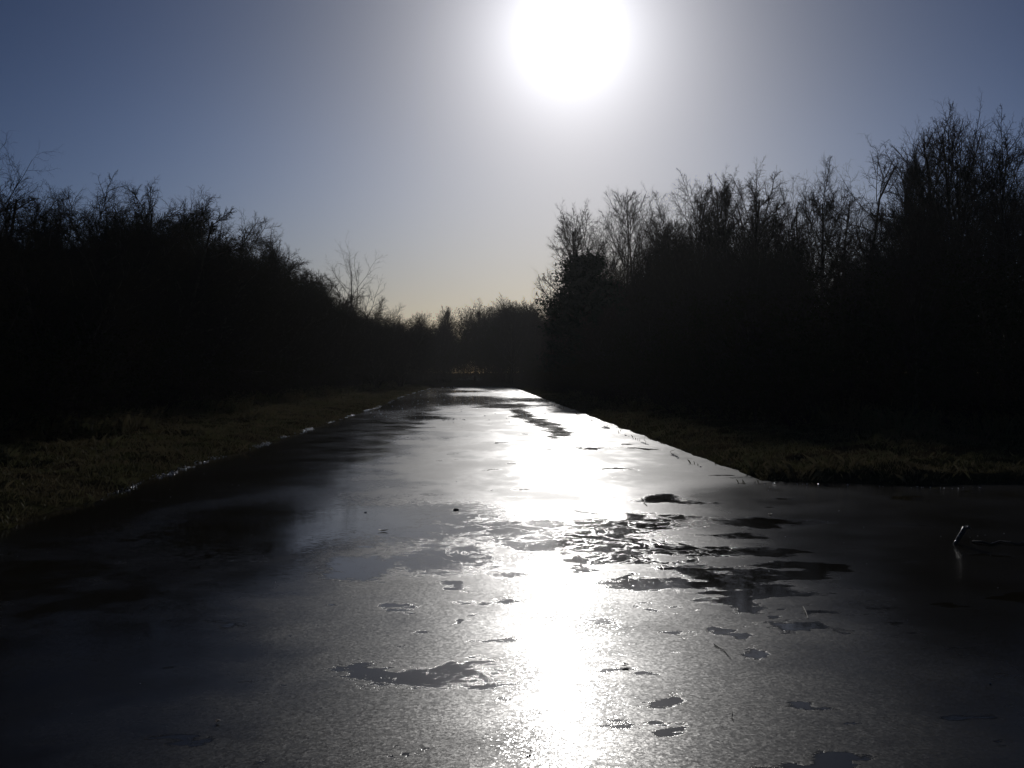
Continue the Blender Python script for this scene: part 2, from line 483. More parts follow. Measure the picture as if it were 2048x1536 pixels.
MESHES = {}
def make_tree_meshes(key, seed, P, stems=1, spread=0, H=10.0, stem_r=.13, leaf=None, mt=M_TWIG, mb=M_BARK, stem_len=.9, env=None):
    def build(P_):
        rg = random.Random(seed)
        out = [[] for _ in P_['n']]
        for s in range(stems):
            a = 6.28 * s / stems + rg.uniform(-.4, .4); an = R(spread * rg.uniform(.5, 1.1)) if stems > 1 else R(rg.uniform(0, 3))
            d = (math.sin(an) * math.cos(a), math.sin(an) * math.sin(a), math.cos(an))
            grow(rg, (0, 0, -.15), d, H * stem_len * rg.uniform(.8, 1.0), stem_r * rg.uniform(.8, 1.1), 0, P_, out)
        out[0].append((0, 0, -.2, 0, 0, .4, stem_r * 1.7, stem_r * 1.3))
        return [np.array(o) for o in out]
    light = dict(P, ch=tuple(max(3, int(c * .5)) for c in P['ch']))
    A = build(light)
    f = H * (1.15 if env else 1.0) / float(np.percentile(np.concatenate([o[:, 5] for o in A[2:]]), 99.3))
    if env:                                   # twigs stop growing at the edge of a rounded, uneven crown
        zc, rz, rx = env
        ph = random.Random(seed + 500).uniform(0, 9); n_ = len(P['n'])
        def outside(x, y, z, lvl):
            x *= f; y *= f; z *= f
            e = math.hypot(math.hypot(x, y) / (rx * H), max(0, z - zc * H) / (rz * H))
            az_ = math.atan2(y, x)
            lim = .95 + .10 * math.sin(az_ * 3 + ph) * math.sin(z * 1.1 + ph) + .09 * math.sin(az_ * 7 + z * 2.3 + ph) + .05 * math.sin(x * 9) * math.sin(y * 9 + ph)
            return e > lim - .05 * (n_ - 1 - lvl)
        A = build(dict(P, env=outside))
        f = H / float(np.percentile(np.concatenate([o[:, 5] for o in A[2:]]), 99.8))
    else:
        A = build(P)
        f = H / float(np.percentile(np.concatenate([o[:, 5] for o in A[2:]]), 99.3))
    for o in A: o[:, :6] *= f
    V, F = tubes(np.concatenate(A[:2]), 5)
    V2, F2 = tubes(np.concatenate(A[2:]), 3)
    t = mesh_obj('trunk', V, F, mb); c = mesh_obj('crown', V2, F2, mt)
    MESHES[key] = (t.data, c.data, H)
    bpy.data.objects.remove(t); bpy.data.objects.remove(c)

TALL = dict(n=(9, 6, 4, 3, 2), ch=(23, 13, 9, 5), start=(.25, .12, .1, .1), ang=(40, 40, 44, 48), lr=(.56, .46, .45, .5),
            dec=(.30, .35, .3, .2), wob=(.04, .10, .15, .2, .24), trop=(.03, .07, .06, .04, .02), taper=(.18, .25, .4, .6, .7), rr=(.45, .5, .6, .7), rmin=.015)
UPR = dict(TALL, ang=(30, 32, 40, 46), trop=(.03, .07, .07, .05, .02), lr=(.56, .46, .44, .5), dec=(.28, .35, .3, .2), ch=(19, 11, 8, 4))
TWISTY = dict(TALL, ang=(50, 48, 48, 50), wob=(.12, .2, .26, .3, .3), trop=(.02, .05, .03, .02, 0), ch=(16, 10, 7, 4), lr=(.5, .46, .45, .5))
SPARSE = dict(TALL, ch=(15, 8, 5, 3), ang=(42, 40, 42, 45), wob=(.06, .13, .18, .22, .25), lr=(.5, .4, .42, .5), trop=(.02, .07, .05, .05, .04), rmin=.013)
THORN = dict(n=(6, 6, 4, 3, 2), ch=(15, 12, 9, 5), start=(.2, .15, .1, .1), ang=(42, 38, 36, 40), lr=(.6, .5, .45, .5),
             dec=(.4, .4, .3, .2), wob=(.10, .14, .18, .26, .28), trop=(.02, .03, .02, .0, 0), taper=(.2, .3, .4, .6, .7), rr=(.5, .5, .6, .7), rmin=.011)
THORNW = dict(THORN, wind=(.07, 0.0), trop=(.0, -.01, .0, .0, 0))
BUSHP = dict(n=(5, 4, 3, 2), ch=(7, 6, 4), start=(.1, .1, .1), ang=(50, 50, 50), lr=(.6, .5, .5), dec=(.3, .3, .2),
             wob=(.18, .2, .25, .25), trop=(-.02, -.03, 0, 0), taper=(.3, .4, .5, .6), rr=(.6, .6, .7), rmin=.007)
for i in range(3): make_tree_meshes('tall%d' % i, 11 + i, TALL, stems=1 + (i % 2), spread=9, stem_r=.15, stem_len=.72, env=(.58, .42, .30))
for i in range(3): make_tree_meshes('upr%d' % i, 31 + i, UPR, stems=2 + i % 2, spread=10, stem_r=.11, stem_len=.72, env=(.62, .38, .22))
make_tree_meshes('big0', 51, dict(TALL, ch=(20, 11, 7, 4), wob=(.04, .06, .12, .2, .25), ang=(38, 34, 38, 42), lr=(.6, .42, .42, .5)), stems=3, spread=12, stem_r=.15, stem_len=.75, env=(.60, .40, .34))
for i in range(2): make_tree_meshes('twisty%d' % i, 61 + i, TWISTY, stems=1 + i, spread=8, stem_r=.12, stem_len=.75, env=(.64, .36, .30))
for i in range(2): make_tree_meshes('sparse%d' % i, 71 + i, SPARSE, stems=1, stem_r=.10)
for i in range(3): make_tree_meshes('thorn%d' % i, 81 + i, THORN, stems=4, spread=24, stem_r=.10, H=7, mt=M_THORN, stem_len=.62, env=(.45, .55, .50))
make_tree_meshes('thornw', 91, THORNW, stems=5, spread=26, stem_r=.11, H=7, mt=M_THORN, stem_len=.62, env=(.42, .58, .62))

def place_tree(key, name, loc, height, label, cat, group=None, wide=1.0, rot=0.0):
    t, c, H = MESHES[key]
    r = empty(name, loc)
    tag(r, label, cat, group)
    s = height / H
    r.scale = (s * wide, s * wide, s); r.rotation_euler = (0, 0, rot)
    for nm, me in (('trunk', t), ('crown', c)):
        o = bpy.data.objects.new(nm, me); COL.objects.link(o); o.parent = r
    return r
rs = random.Random(7)
def gz(x, y): return float(ground_z(np.array([x]), np.array([y]))[0])
def tree_px(key, name, px, ytop, Yd, label, cat, wide=1.0, rot=None, group=None):
    p = at_depth(px, ytop, Yd)
    z = gz(p.x, Yd)
    return place_tree(key, name, (p.x, Yd, z), p.z - z, label, cat, group, wide, rs.uniform(0, 6.28) if rot is None else rot)

# ------------------------------------------------------------------ trees that stand out on the skyline
GL = 'bare trees and thorns along the left bank'
GR = 'bare trees of the wood on the right bank'
GF = 'bare trees closing the far end of the canal'
tree_px('twisty0', 'bare_tree', 12, 250, 27, 'tall thin bare tree with crooked twigs cut by the left edge of the photo', 'tree', .9, 1.0, GL)
tree_px('thorn1', 'thorn_tree', 95, 392, 30, 'rounded bare thorn tree just right of the tall crooked tree at the left edge', 'tree', 1.0, .4, GL)
tree_px('thorn2', 'thorn_tree', 185, 372, 34, 'fine twigged thorn tree touching the left side of the broad windswept thorn', 'tree', .9, 2.0, GL)
tree_px('thornw', 'thorn_tree', 305, 352, 33, 'broad domed thorn tree, twigs sweeping right, highest of the left hedge', 'tree', .95, 0.0, GL)
tree_px('thorn0', 'thorn_tree', 405, 425, 37, 'thorn tree on the right shoulder of the broad windswept thorn', 'tree', 1.0, 3.0, GL)
tree_px('thorn1', 'thorn_tree', 478, 455, 42, 'low thorn tree with one thin upright shoot, left of the spiky tree', 'tree', .85, 5.0, GL)
tree_px('upr1', 'bare_tree', 548, 478, 50, 'spiky upright bare tree poking out halfway down the left skyline', 'tree', .6, 1.2, GL)
tree_px('upr0', 'bare_tree', 585, 505, 53, 'curved stemmed bare tree just right of the spiky upright one on the left', 'tree', .55, 2.2, GL)
tree_px('thorn2', 'thorn_tree', 628, 548, 60, 'low thorn tree left of the lone slender tree', 'tree', .9, 3.4, GL)
tree_px('sparse0', 'bare_tree', 694, 466, 75, 'lone slender bare tree standing clear against the sky above the left hedge', 'tree', 1.0, 2.0, GL)
tree_px('thorn0', 'thorn_tree', 750, 600, 80, 'low thorn tree at the right foot of the lone slender tree', 'tree', 1.0, 1.3, GL)
tree_px('thorn1', 'thorn_tree', 800, 612, 95, 'thorn tree nearest the far end of the left hedge, before the skyline dip', 'tree', 1.1, 2.6, GL)
tree_px('upr2', 'bare_tree', 845, 622, 118, 'small bare tree left of the dip in the far skyline', 'tree', .8, .5, GF)
tree_px('upr1', 'bare_tree', 893, 612, 125, 'small bare tree in the dip of the far skyline', 'tree', .9, 4.1, GF)
tree_px('tall0', 'bare_tree', 950, 596, 130, 'leftmost of the rounded tall crowns that close the far end', 'tree', .85, .9, GF)
tree_px('tall1', 'bare_tree', 1003, 588, 132, 'middle and highest of the rounded tall crowns that close the far end', 'tree', .85, 2.9, GF)
tree_px('tall2', 'bare_tree', 1052, 594, 130, 'rightmost of the rounded crowns closing the far end, beside the conifer', 'tree', .85, 4.9, GF)

tree_px('sparse1', 'bare_tree', 1095, 530, 78, 'small bare tree leaning out left of the dark conifer', 'tree', 1.1, 3.0, GR)
tree_px('tall2', 'bare_tree', 1165, 400, 82, 'bare tree rising straight above the dark conifer', 'tree', .9, 1.9, GR)
tree_px('upr0', 'bare_tree', 1212, 425, 80, 'thin bare tree between the one above the conifer and the fan shaped one', 'tree', .8, 4.4, GR)
tree_px('upr2', 'bare_tree', 1255, 372, 74, 'fan shaped many stemmed bare tree, second peak right of the conifer', 'tree', 1.0, .2, GR)
tree_px('tall0', 'bare_tree', 1315, 388, 70, 'bare tree in the notch right of the fan shaped tree', 'tree', .85, 5.5, GR)
tree_px('tall1', 'bare_tree', 1378, 345, 62, 'pointed bare tree crown in the middle of the right skyline', 'tree', .8, 2.2, GR)
tree_px('upr1', 'bare_tree', 1442, 352, 58, 'slim bare tree between the pointed crown and the domed crown', 'tree', .8, 3.9, GR)
tree_px('tall2', 'bare_tree', 1505, 320, 52, 'domed bare crown where the lit haze meets the right wood', 'tree', .9, .7, GR)
tree_px('upr0', 'bare_tree', 1572, 352, 50, 'lower bare crown right of the domed one, in the skyline notch', 'tree', .8, 5.2, GR)
tree_px('tall0', 'bare_tree', 1640, 312, 45, 'bare tree on the left shoulder of the crooked pair', 'tree', .8, 1.4, GR)
tree_px('twisty0', 'bare_tree', 1700, 284, 42, 'left one of two crooked twigged trees left of the tallest tree', 'tree', .85, 3.9, GR)
tree_px('twisty0', 'bare_tree', 1772, 272, 41, 'right one of two crooked twigged trees left of the tallest tree', 'tree', .9, 4.7, GR)
tree_px('upr1', 'bare_tree', 1838, 300, 38, 'lower bare tree at the left foot of the tallest tree', 'tree', .7, .8, GR)
tree_px('big0', 'bare_tree', 1905, 210, 38, 'tallest tree on the right, fan of straight limbs against blue sky', 'tree', .85, .4, GR)
tree_px('tall1', 'bare_tree', 1985, 228, 37, 'rounded bare tree right of the tallest tree', 'tree', .85, 3.1, GR)
tree_px('twisty1', 'bare_tree', 2044, 282, 31, 'crooked bare tree cut by the right edge of the photo', 'tree', .7, 1.1, GR)

# ------------------------------------------------------------------ trees and bushes inside the dark masses
SKL = ([-400, 0, 60, 120, 250, 330, 400, 470, 540, 590, 640, 700, 800, 860, 960, 1060],
       [250, 330, 400, 400, 375, 375, 430, 470, 510, 530, 590, 610, 630, 635, 605, 600])
SKR = ([1060, 1120, 1180, 1260, 1380, 1510, 1580, 1700, 1840, 1910, 2048, 2500],
       [600, 560, 450, 420, 385, 360, 385, 330, 330, 250, 270, 200])
def wood_tree(X_, Y_, sk, keys, frac, label, name, group, wide=1.0):
    px, _ = px_of(X_, Y_)
    ytop = float(np.interp(px, sk[0], sk[1]))
    z = gz(X_, Y_)
    top = at_depth(px, ytop, Y_).z
    if X_ > 0 and 1075 < px < 1215: frac *= .72       # the conifer and the trees round it stand freer
    h = max(3.0, (top - z) * frac)
    return place_tree(rs.choice(keys), name, (X_, Y_, z), min(h, 15), label, 'tree', group, wide * rs.uniform(.9, 1.15), rs.uniform(0, 6.28))
LAB_L = 'bare thorn tree lost in the solid dark mass of the left hedge'
LAB_R = 'bare tree lost in the dark depth of the right hand wood'
LAB_F = 'bare tree lost in the dark mass closing the far end of the canal'
for k, X0 in enumerate((-10.2, -13.0, -16.5)):
    y = 14 + k * 1.5
    while y < 108:
        wood_tree(X0 + rs.uniform(-.7, .7), y, SKL, ('thorn0', 'thorn1', 'thorn2'), (.90, .97, 1.0)[k] * rs.uniform(.93, 1.03), LAB_L, 'thorn_tree', 'trees in the dark mass of the left hedge', 1.1)
        y += (2.9, 3.4, 4.5)[k] * rs.uniform(.85, 1.2) * (1 + y / 110)
def wood_front(x):                       # the wood's near edge, metres from the camera
    return 21 + max(0, 8.6 - x) * 9
for k, X0 in enumerate((8.2, 10.8, 13.6, 17.0, 21.0)):
    y = max(22.5, wood_front(X0) + 2)
    while y < 105:
        wood_tree(X0 + rs.uniform(-.9, .9), y, SKR, ('upr0', 'upr1', 'upr2', 'tall0', 'tall1', 'tall2', 'thorn1', 'twisty1'), (.54, .66, .76, .86, .92)[k] * rs.uniform(.9, 1.0), LAB_R, 'bare_tree', 'trees in the dark depth of the right wood', .95)
        y += (3.6, 4.0, 4.6, 5.2, 6.5)[k] * rs.uniform(.85, 1.2) * (1 + y / 130)
SKF = ([500, 760, 860, 915, 935, 1000, 1060, 1200], [600, 625, 640, 636, 604, 594, 598, 560])
for X0 in np.arange(-22, 20, 2.6):
    for Y0 in (116, 122, 128, 140):
        x = X0 + rs.uniform(-.8, .8)
        if abs(x + .3) < 2.4: continue
        wood_tree(x, Y0 + rs.uniform(-3, 3), SKF, ('upr0', 'upr1', 'upr2', 'tall0', 'tall1', 'tall2'), rs.uniform(.86, .99), LAB_F, 'bare_tree', 'trees in the dark mass at the far end', 1.0)

# bushes
def leaf_cloud(rg, n, pos_fn, size):
    C = np.array([pos_fn() for _ in range(n)])
    rn = np.random.RandomState(rg.randint(0, 9999))
    a = rn.normal(size=(n, 3)); a /= np.linalg.norm(a, axis=1, keepdims=True)
    b = np.cross(a, rn.normal(size=(n, 3))); b /= np.linalg.norm(b, axis=1, keepdims=True)
    s = size * rn.uniform(.5, 1.3, (n, 1))
    V = np.stack([C - a * s, C + b * s * .45, C + a * s, C - b * s * .45], 1).reshape(-1, 3)
    return V, np.arange(n * 4).reshape(n, 4)
def make_bush(key, seed, H=3.0, Rr=2.3, nleaf=7000):
    rg = random.Random(seed)
    out = [[], [], [], []]
    for s in range(11):
        a = rg.uniform(0, 6.28); an = R(rg.uniform(5, 50))
        grow(rg, (rg.uniform(-.6, .6), rg.uniform(-.6, .6), -.1), (math.sin(an) * math.cos(a), math.sin(an) * math.sin(a), math.cos(an)), H * rg.uniform(.75, 1.05), .022, 0, BUSHP, out)
    segs = [s for o in out for s in o if s[5] < H * .92]
    V, F = tubes(segs, 3)
    lobes = [(rg.uniform(-.6, .6) * Rr, rg.uniform(-.6, .6) * Rr, rg.uniform(.3, .75) * H, rg.uniform(.5, .9)) for _ in range(11)]
    def pos():
        if rg.random() < .45:
            s = rg.choice(segs); f = rg.random()
            return tuple(s[j] + (s[j + 3] - s[j]) * f + rg.gauss(0, .05) for j in range(3))
        l = rg.choice(lobes)
        while True:
            p = (rg.gauss(0, .45), rg.gauss(0, .45), rg.gauss(0, .5)); w_ = l[3] * max(1, H / 4)
            q = (l[0] + p[0] * w_ * 1.2, l[1] + p[1] * w_ * 1.2, l[2] + p[2] * w_)
            if .02 < q[2] < H * .97: return q
    V2, F2 = leaf_cloud(rg, nleaf, pos, .042 if H < 4 else .05)
    a = mesh_obj('stems', V, F, M_TWIG); b = mesh_obj('foliage', V2, F2, M_BRAMBLE)
    MESHES[key] = (a.data, b.data, H)
    bpy.data.objects.remove(a); bpy.data.objects.remove(b)
for i in range(3): make_bush('bush%d' % i, 200 + i)
for i in range(3): make_bush('thicket%d' % i, 210 + i, 6.0, 2.9, 15000)
def place_bush(x, y, h, label, group, wide=1.0):
    a, b, H = MESHES[('bush%d' if h < 4.2 else 'thicket%d') % rs.randrange(3)]
    r = empty('bramble_bush', (x, y, gz(x, y) - .05)); s = h / H
    r.scale = (s * wide, s * wide, s); r.rotation_euler = (0, 0, rs.uniform(0, 6.28))
    tag(r, label, 'bush', group)
    for nm, me in (('stems', a), ('foliage', b)):
        o = bpy.data.objects.new(nm, me); COL.objects.link(o); o.parent = r
BL = 'dark bramble bush at the shadowed foot of the left hedge'
BR = 'dark bramble bush at the shadowed foot of the right hand wood'
BF = 'dark bush at the foot of the trees closing the far end'
for k, X0 in enumerate((-9.6, -11.8, -14.5)):
    y = 13 + k
    while y < 112:
        px, _ = px_of(X0, y)
        top = at_depth(px, float(np.interp(px, *SKL)), y).z
        h = min(7.5, (2.4, .66 * top, .76 * top)[k]) * rs.uniform(.85, 1.12)
        place_bush(X0 + rs.uniform(-.5, .5), y, max(2.0, h), BL, 'bushes at the foot of the left hedge', min(1.25, max(.75, 4.2 / max(h, 2.5))))
        y += (2.3, 2.8, 3.8)[k] * rs.uniform(.85, 1.15) * (1 + y / 120)
for k, dY in enumerate((0, 2.6, 6.0)):
    for X0 in np.arange(8.2, 30, 2.3):
        x = X0 + rs.uniform(-.5, .5)
        place_bush(x, wood_front(x) + dY + rs.uniform(-.4, .4), (2.3, 3.4, 4.3)[k] * rs.uniform(.85, 1.15), BR, 'bushes at the foot of the right wood')
for k, dX in enumerate((0, 2.2, 5.0)):
    y = 25.0
    while y < 112:
        x = 8.6 - (y - 21) / 9 if y < 42 else 6.3
        place_bush(max(x, 6.3) + dX + rs.uniform(-.4, .4), y, (2.3, 3.5, 4.2)[k] * rs.uniform(.85, 1.15), BR, 'bushes at the foot of the right wood')
        y += (2.4, 3.0, 4.0)[k] * rs.uniform(.85, 1.15) * (1 + y / 120)
BY = [115.5, 122, 129, 138, 150, 165]
for Y0 in BY:
    for X0 in np.arange(-24, 22, 2.8):
        x = X0 + rs.uniform(-.6, .6)
        if abs(x + .7) < 1.7 and Y0 < 132: continue
        px, _ = px_of(x, Y0)
        hh = (at_depth(px, float(np.interp(px, *SKF)), Y0).z) * (.55, .74, .88, .90, .6, .98)[BY.index(Y0)]
        place_bush(x, Y0 + rs.uniform(-1.5, 1.5), hh * rs.uniform(.9, 1.05), BF, 'bushes at the far end of the canal', .75 if hh > 7 else .9)

# ------------------------------------------------------------------ conifer
def conifer():
    rg = random.Random(5)
    Y0 = 66.0
    p = at_depth(1168, 522, Y0); z0 = gz(p.x, Y0); H = p.z - z0
    r = empty('conifer', (p.x, Y0, z0))
    tag(r, 'dark bushy conifer with dense needles standing on the right bank below the bare trees', 'tree')
    tr = [(0, 0, -.1 + H * i / 10, 0, 0, H * (i + 1) / 10, .2 * (1 - i / 11), .2 * (1 - (i + 1) / 11)) for i in range(10)]
    br = []; cl = []
    for i in range(74):
        t = .08 + .90 * (i + rg.random()) / 74
        a = i * 2.4 + rg.gauss(0, .4)
        L = (3.1 * (1 - t) ** .62 + .35) * rg.uniform(.6, 1.12)
        if rg.random() < .12: L *= .6
        z = H * t; q = (0, 0, z); dz = .25 + .5 * t
        for s in range(5):
            n = (q[0] + math.cos(a) * L / 5, q[1] + math.sin(a) * L / 5, q[2] + dz * L / 5 + rg.gauss(0, .03))
            br.append((*q, *n, .05 * (1 - s / 6), .05 * (1 - (s + 1) / 6)))
            q = n
            if s >= 1: cl += [(*q, .34)] * (2 if s < 3 else 4)
    V, F = tubes(tr, 7); mesh_obj('trunk', V, F, M_BARK, r)
    V, F = tubes(br, 4); mesh_obj('limbs', V, F, M_BARK, r)
    def pos():
        c = rg.choice(cl); return (c[0] + rg.gauss(0, c[3]), c[1] + rg.gauss(0, c[3]), c[2] + rg.gauss(0, c[3] * .6))
    V, F = leaf_cloud(rg, 22000, pos, .13); mesh_obj('needles', V, F, M_NEEDLE, r)
conifer()

# ------------------------------------------------------------------ grass
def blades(n, xr, yr, hrange, wid, seed, cond, bias=1.6, lean=.5):
    rn = np.random.RandomState(seed)
    y = yr[0] + (yr[1] - yr[0]) * rn.rand(n) ** bias
    x = rn.uniform(xr[0], xr[1], n)
    # clumping
    keep = (fbm(x * 1.7, y * 1.7, 3) + rn.uniform(-.35, .45, n) > -.1) & cond(x, y)
    x, y = x[keep], y[keep]; n = len(x)
    z = ground_z(x, y)
    h = rn.uniform(*hrange, n) * (1 + .8 * fbm(x * .8 + 5, y * .8, 2)); a = rn.uniform(0, 6.28, n)
    sc = 1 + (y - yr[0]) / 60.0
    w = wid * rn.uniform(.6, 1.3, n) * sc
    l = h * lean * rn.uniform(.2, 1.2, n); b = rn.uniform(0, 6.28, n)
    cx, sx = np.cos(a) * w / 2, np.sin(a) * w / 2
    mx, my = np.cos(b) * l * .35, np.sin(b) * l * .35
    V = np.stack([np.stack([x - cx, y - sx, z - .02], 1), np.stack([x + cx, y + sx, z - .02], 1),
                  np.stack([x + mx + cx * .6, y + my + sx * .6, z + h * .65], 1), np.stack([x + np.cos(b) * l, y + np.sin(b) * l, z + h], 1)], 1).reshape(-1, 3)
    return V, np.arange(n * 4).reshape(n, 4)
V, F = blades(150000, (-9.6, -4.4), (7, 108), (.03, .085), .010, 1, lambda x, y: bank_dist(x, y) > .03, 1.7, 1.0)
V2, F2 = blades(26000, (-9.4, -4.5), (7, 90), (.09, .20), .010, 11, lambda x, y: (bank_dist(x, y) > .02) & (fbm(x * 1.6 + 9, y * 1.3, 3) > .22), 1.7, 1.2)
V, F = np.concatenate([V, V2]), np.concatenate([F, F2 + len(V)])
tag(mesh_obj('grass', V, F, M_GRASS), 'short rough grass on the left bank between the ice and the hedge', 'grass', kind='stuff')
V, F = blades(110000, (3.7, 14), (12.5, 70), (.03, .085), .010, 2, lambda x, y: bank_dist(x, y) > .03, 1.7, 1.0)
V2, F2 = blades(22000, (3.7, 14), (12.5, 60), (.09, .20), .010, 12, lambda x, y: (bank_dist(x, y) > .02) & (fbm(x * 1.6 + 9, y * 1.3, 3) > .2), 1.7, 1.2)
V, F = np.concatenate([V, V2]), np.concatenate([F, F2 + len(V)])
tag(mesh_obj('grass', V, F, M_GRASS), 'short rough grass on the right bank between the ice and the wood', 'grass', kind='stuff')
V, F = blades(26000, (-9.4, -7.4), (10, 100), (.12, .5), .006, 3, lambda x, y: x < -8.1 + .5 * np.sin(y * .6), 1.6, .6)
tag(mesh_obj('tall_grass', V, F, M_GRASS), 'tall dead grass along the foot of the left hedge', 'grass', kind='stuff')
V, F = blades(26000, (5.2, 22), (18.0, 60), (.12, .45), .006, 4, lambda x, y: y > 19.2 + np.maximum(0, 8.6 - x) * 8, 1.4, .6)
tag(mesh_obj('tall_grass', V, F, M_GRASS), 'tall dead grass along the foot of the right wood', 'grass', kind='stuff')

# ------------------------------------------------------------------ chips of ice along the shore and on the sheet
def chips(pts, seed):
    rn = np.random.RandomState(seed)
    base = np.array([(1, 0, 0), (-1, 0, 0), (0, 1, 0), (0, -1, 0), (0, 0, 1), (0, 0, -1)], float)
    tri = np.array([(0, 2, 4), (2, 1, 4), (1, 3, 4), (3, 0, 4), (2, 0, 5), (1, 2, 5), (3, 1, 5), (0, 3, 5)])
    V, F = [], []
    for i, (x, y, z, s) in enumerate(pts):
        a = rn.uniform(0, 6.28); c, q = math.cos(a), math.sin(a)
        b = base * rn.uniform(.5, 1.2, (6, 1)) * np.array([s, s * rn.uniform(.4, 1), s * rn.uniform(.25, .7)]) + rn.normal(0, s * .12, (6, 3))
        V.append(np.stack([b[:, 0] * c - b[:, 1] * q + x, b[:, 0] * q + b[:, 1] * c + y, b[:, 2] + z], 1)); F.append(tri + 6 * i)
    return np.concatenate(V), np.concatenate(F)
rn = np.random.RandomState(8)
pts = []
n = 26000
y = 7 + 100 * rn.rand(n) ** 1.3
xl = -4.62 - .15 * np.sin(y * .11) + rn.normal(0, .13, n)
xr = 3.85 + rn.normal(0, .12, n)
for xx, side in ((xl, -1), (xr, 1)):
    d = bank_dist(xx, y)
    k = np.abs(d - .01) < .09
    dens = rn.rand(n) < np.where(y < 16, .25, .6) * (2.4 * fbm(y * .8, y * 0 + side, 3) - .12)
    k &= dens
    if side > 0: k &= y > 14.6
    for a, b in zip(xx[k], y[k]): pts.append((a, b, max(.0, float(gz(a, b))) + .008, rn.uniform(.006, .021) * (1 + b / 60)))
for i in range(260):                                   # mouth of the side arm
    a = rn.uniform(4, 14); b = 13.55 + max(0, min(1, (6.6 - a) * .28)) + rn.normal(0, .12)
    if abs(float(bank_dist(np.array([a]), np.array([b]))[0])) < .1: pts.append((a, b, .012, rn.uniform(.008, .022)))
V, F = chips(pts, 3)
tag(mesh_obj('edge_ice', V, F, M_CHIP, None, True), 'glinting crust of broken ice along both banks', 'ice', kind='stuff')
pts = []
for i in range(170): pts.append((rn.uniform(-3.5, 3.3), 107 + rn.uniform(-1.2, .6), .02, rn.uniform(.03, .09)))
for i in range(240): pts.append((rn.uniform(-4.3, 3.6), rn.uniform(32, 100), .01, rn.uniform(.02, .05)))
for i in range(120): pts.append((rn.uniform(-4.3, 6), rn.uniform(4, 22), .004, rn.uniform(.003, .009)))
V, F = chips(pts, 4)
tag(mesh_obj('ice_crumbs', V, F, M_CHIP, None, True), 'loose crumbs of ice scattered over the frozen canal', 'ice', kind='stuff')

# ------------------------------------------------------------------ small things on the ice
def curve_tube(pts, rad, sides=8, jit=0.0, seed=0):
    rg = random.Random(seed); V = []; F = []
    P_ = [Vector(p) for p in pts]
    U = None
    for i, p in enumerate(P_):
        d = (P_[min(i + 1, len(P_) - 1)] - P_[max(i - 1, 0)]).normalized()
        if U is None: U = d.orthogonal().normalized()
        U = (U - d * U.dot(d)).normalized(); W_ = d.cross(U)
        for k in range(sides):
            a = 6.2832 * k / sides; r = rad[i] * (1 + rg.uniform(-jit, jit))
            V.append(p + (U * math.cos(a) + W_ * math.sin(a)) * r)
    for i in range(len(P_) - 1):
        for k in range(sides):
            k2 = (k + 1) % sides
            F.append((i * sides + k, i * sides + k2, (i + 1) * sides + k2, (i + 1) * sides + k))
    return V, F
# stout bent branch standing out of the ice on the right
b0 = on_ice(1915, 1088)
k = b0.y / 2000
def rel(px, py): return (b0.x + (px - 1915) * k, b0.y + (py % 7) * .004, (1088 - py) * k)
main = [rel(1905, 1096), rel(1912, 1086), rel(1920, 1074), rel(1926, 1064), rel(1932, 1056), rel(1938, 1053), rel(1942, 1058)]
r = empty('fallen_branch', (b0.x, b0.y, 0)); tag(r, 'bent stub of branch rising from dark ice near the right edge, rimmed with light', 'branch')
V, F = curve_tube([(a - b0.x, b - b0.y, c) for a, b, c in main], [.014, .020, .022, .021, .018, .013, .006], 10, .18, 2)
mesh_obj('stub', V, F, M_WETWOOD, r, True)
rg = random.Random(4); ptsb = []
for i in range(7):
    f = .5 + i * .8; j = int(f); t = f - j
    if j + 1 < len(main):
        q = Vector(main[j]).lerp(Vector(main[j + 1]), t); ptsb.append((q.x - b0.x - .02, q.y - b0.y - .018, q.z + .006, .013))
V, F = chips(ptsb, 9); mesh_obj('rime', V, F, M_CHIP, r)
seg = [on_ice(px, 1085 + (i % 3) * 3) for i, px in enumerate(range(1945, 2130, 18))]
V, F = curve_tube([(p.x, p.y, .008 + .012 * math.sin(i * 1.3) ** 2) for i, p in enumerate(seg)], [.010 - .0006 * i for i in range(len(seg))], 6, .2, 3)
tag(mesh_obj('stick', V, F, M_WETWOOD, None, True), 'long thin stick lying on the ice right of the bent branch stub', 'stick')
ptss = [(p.x + .01, p.y - .01, .028, rn.uniform(.006, .011)) for p in seg[::2]] + [(*(on_ice(1940, 1079))[:2], .02, .012), (*(on_ice(1955, 1076))[:2], .02, .010), (*(on_ice(1970, 1074))[:2], .02, .008)]
V, F = chips(ptss, 12)
tag(mesh_obj('ice_beads', V, F, M_CHIP), 'bright beads of ice strung along the long stick at the right edge', 'ice', kind='stuff')

def lump(name, px, py, sx, sy, sz, mat, label, cat, seed):
    c = on_ice(px, py); bm_v = []; rg = random.Random(seed)
    import bmesh
    bm = bmesh.new(); bmesh.ops.create_icosphere(bm, subdivisions=2, radius=1)
    for v in bm.verts:
        f = 1 + rg.uniform(-.16, .16)
        v.co = Vector((v.co.x * sx * f, v.co.y * sy * f, max(-.3, v.co.z) * sz * f))
    me = bpy.data.meshes.new(name); bm.to_mesh(me); bm.free(); me.materials.append(mat)
    o = bpy.data.objects.new(name, me); COL.objects.link(o); o.location = (c.x, c.y, sz * .28); o.rotation_euler = (0, 0, rg.uniform(-.3, .3))
    return tag(o, label, cat)
lump('stone', 912, 1021, .036, .026, .019, M_STONE, 'small black stone lying alone on the smooth ice left of the sun glare', 'stone', 1)
lump('ice_lump', 731, 1025, .016, .012, .008, M_CHIP, 'tiny bright lump of ice left of the black stone', 'ice', 2)
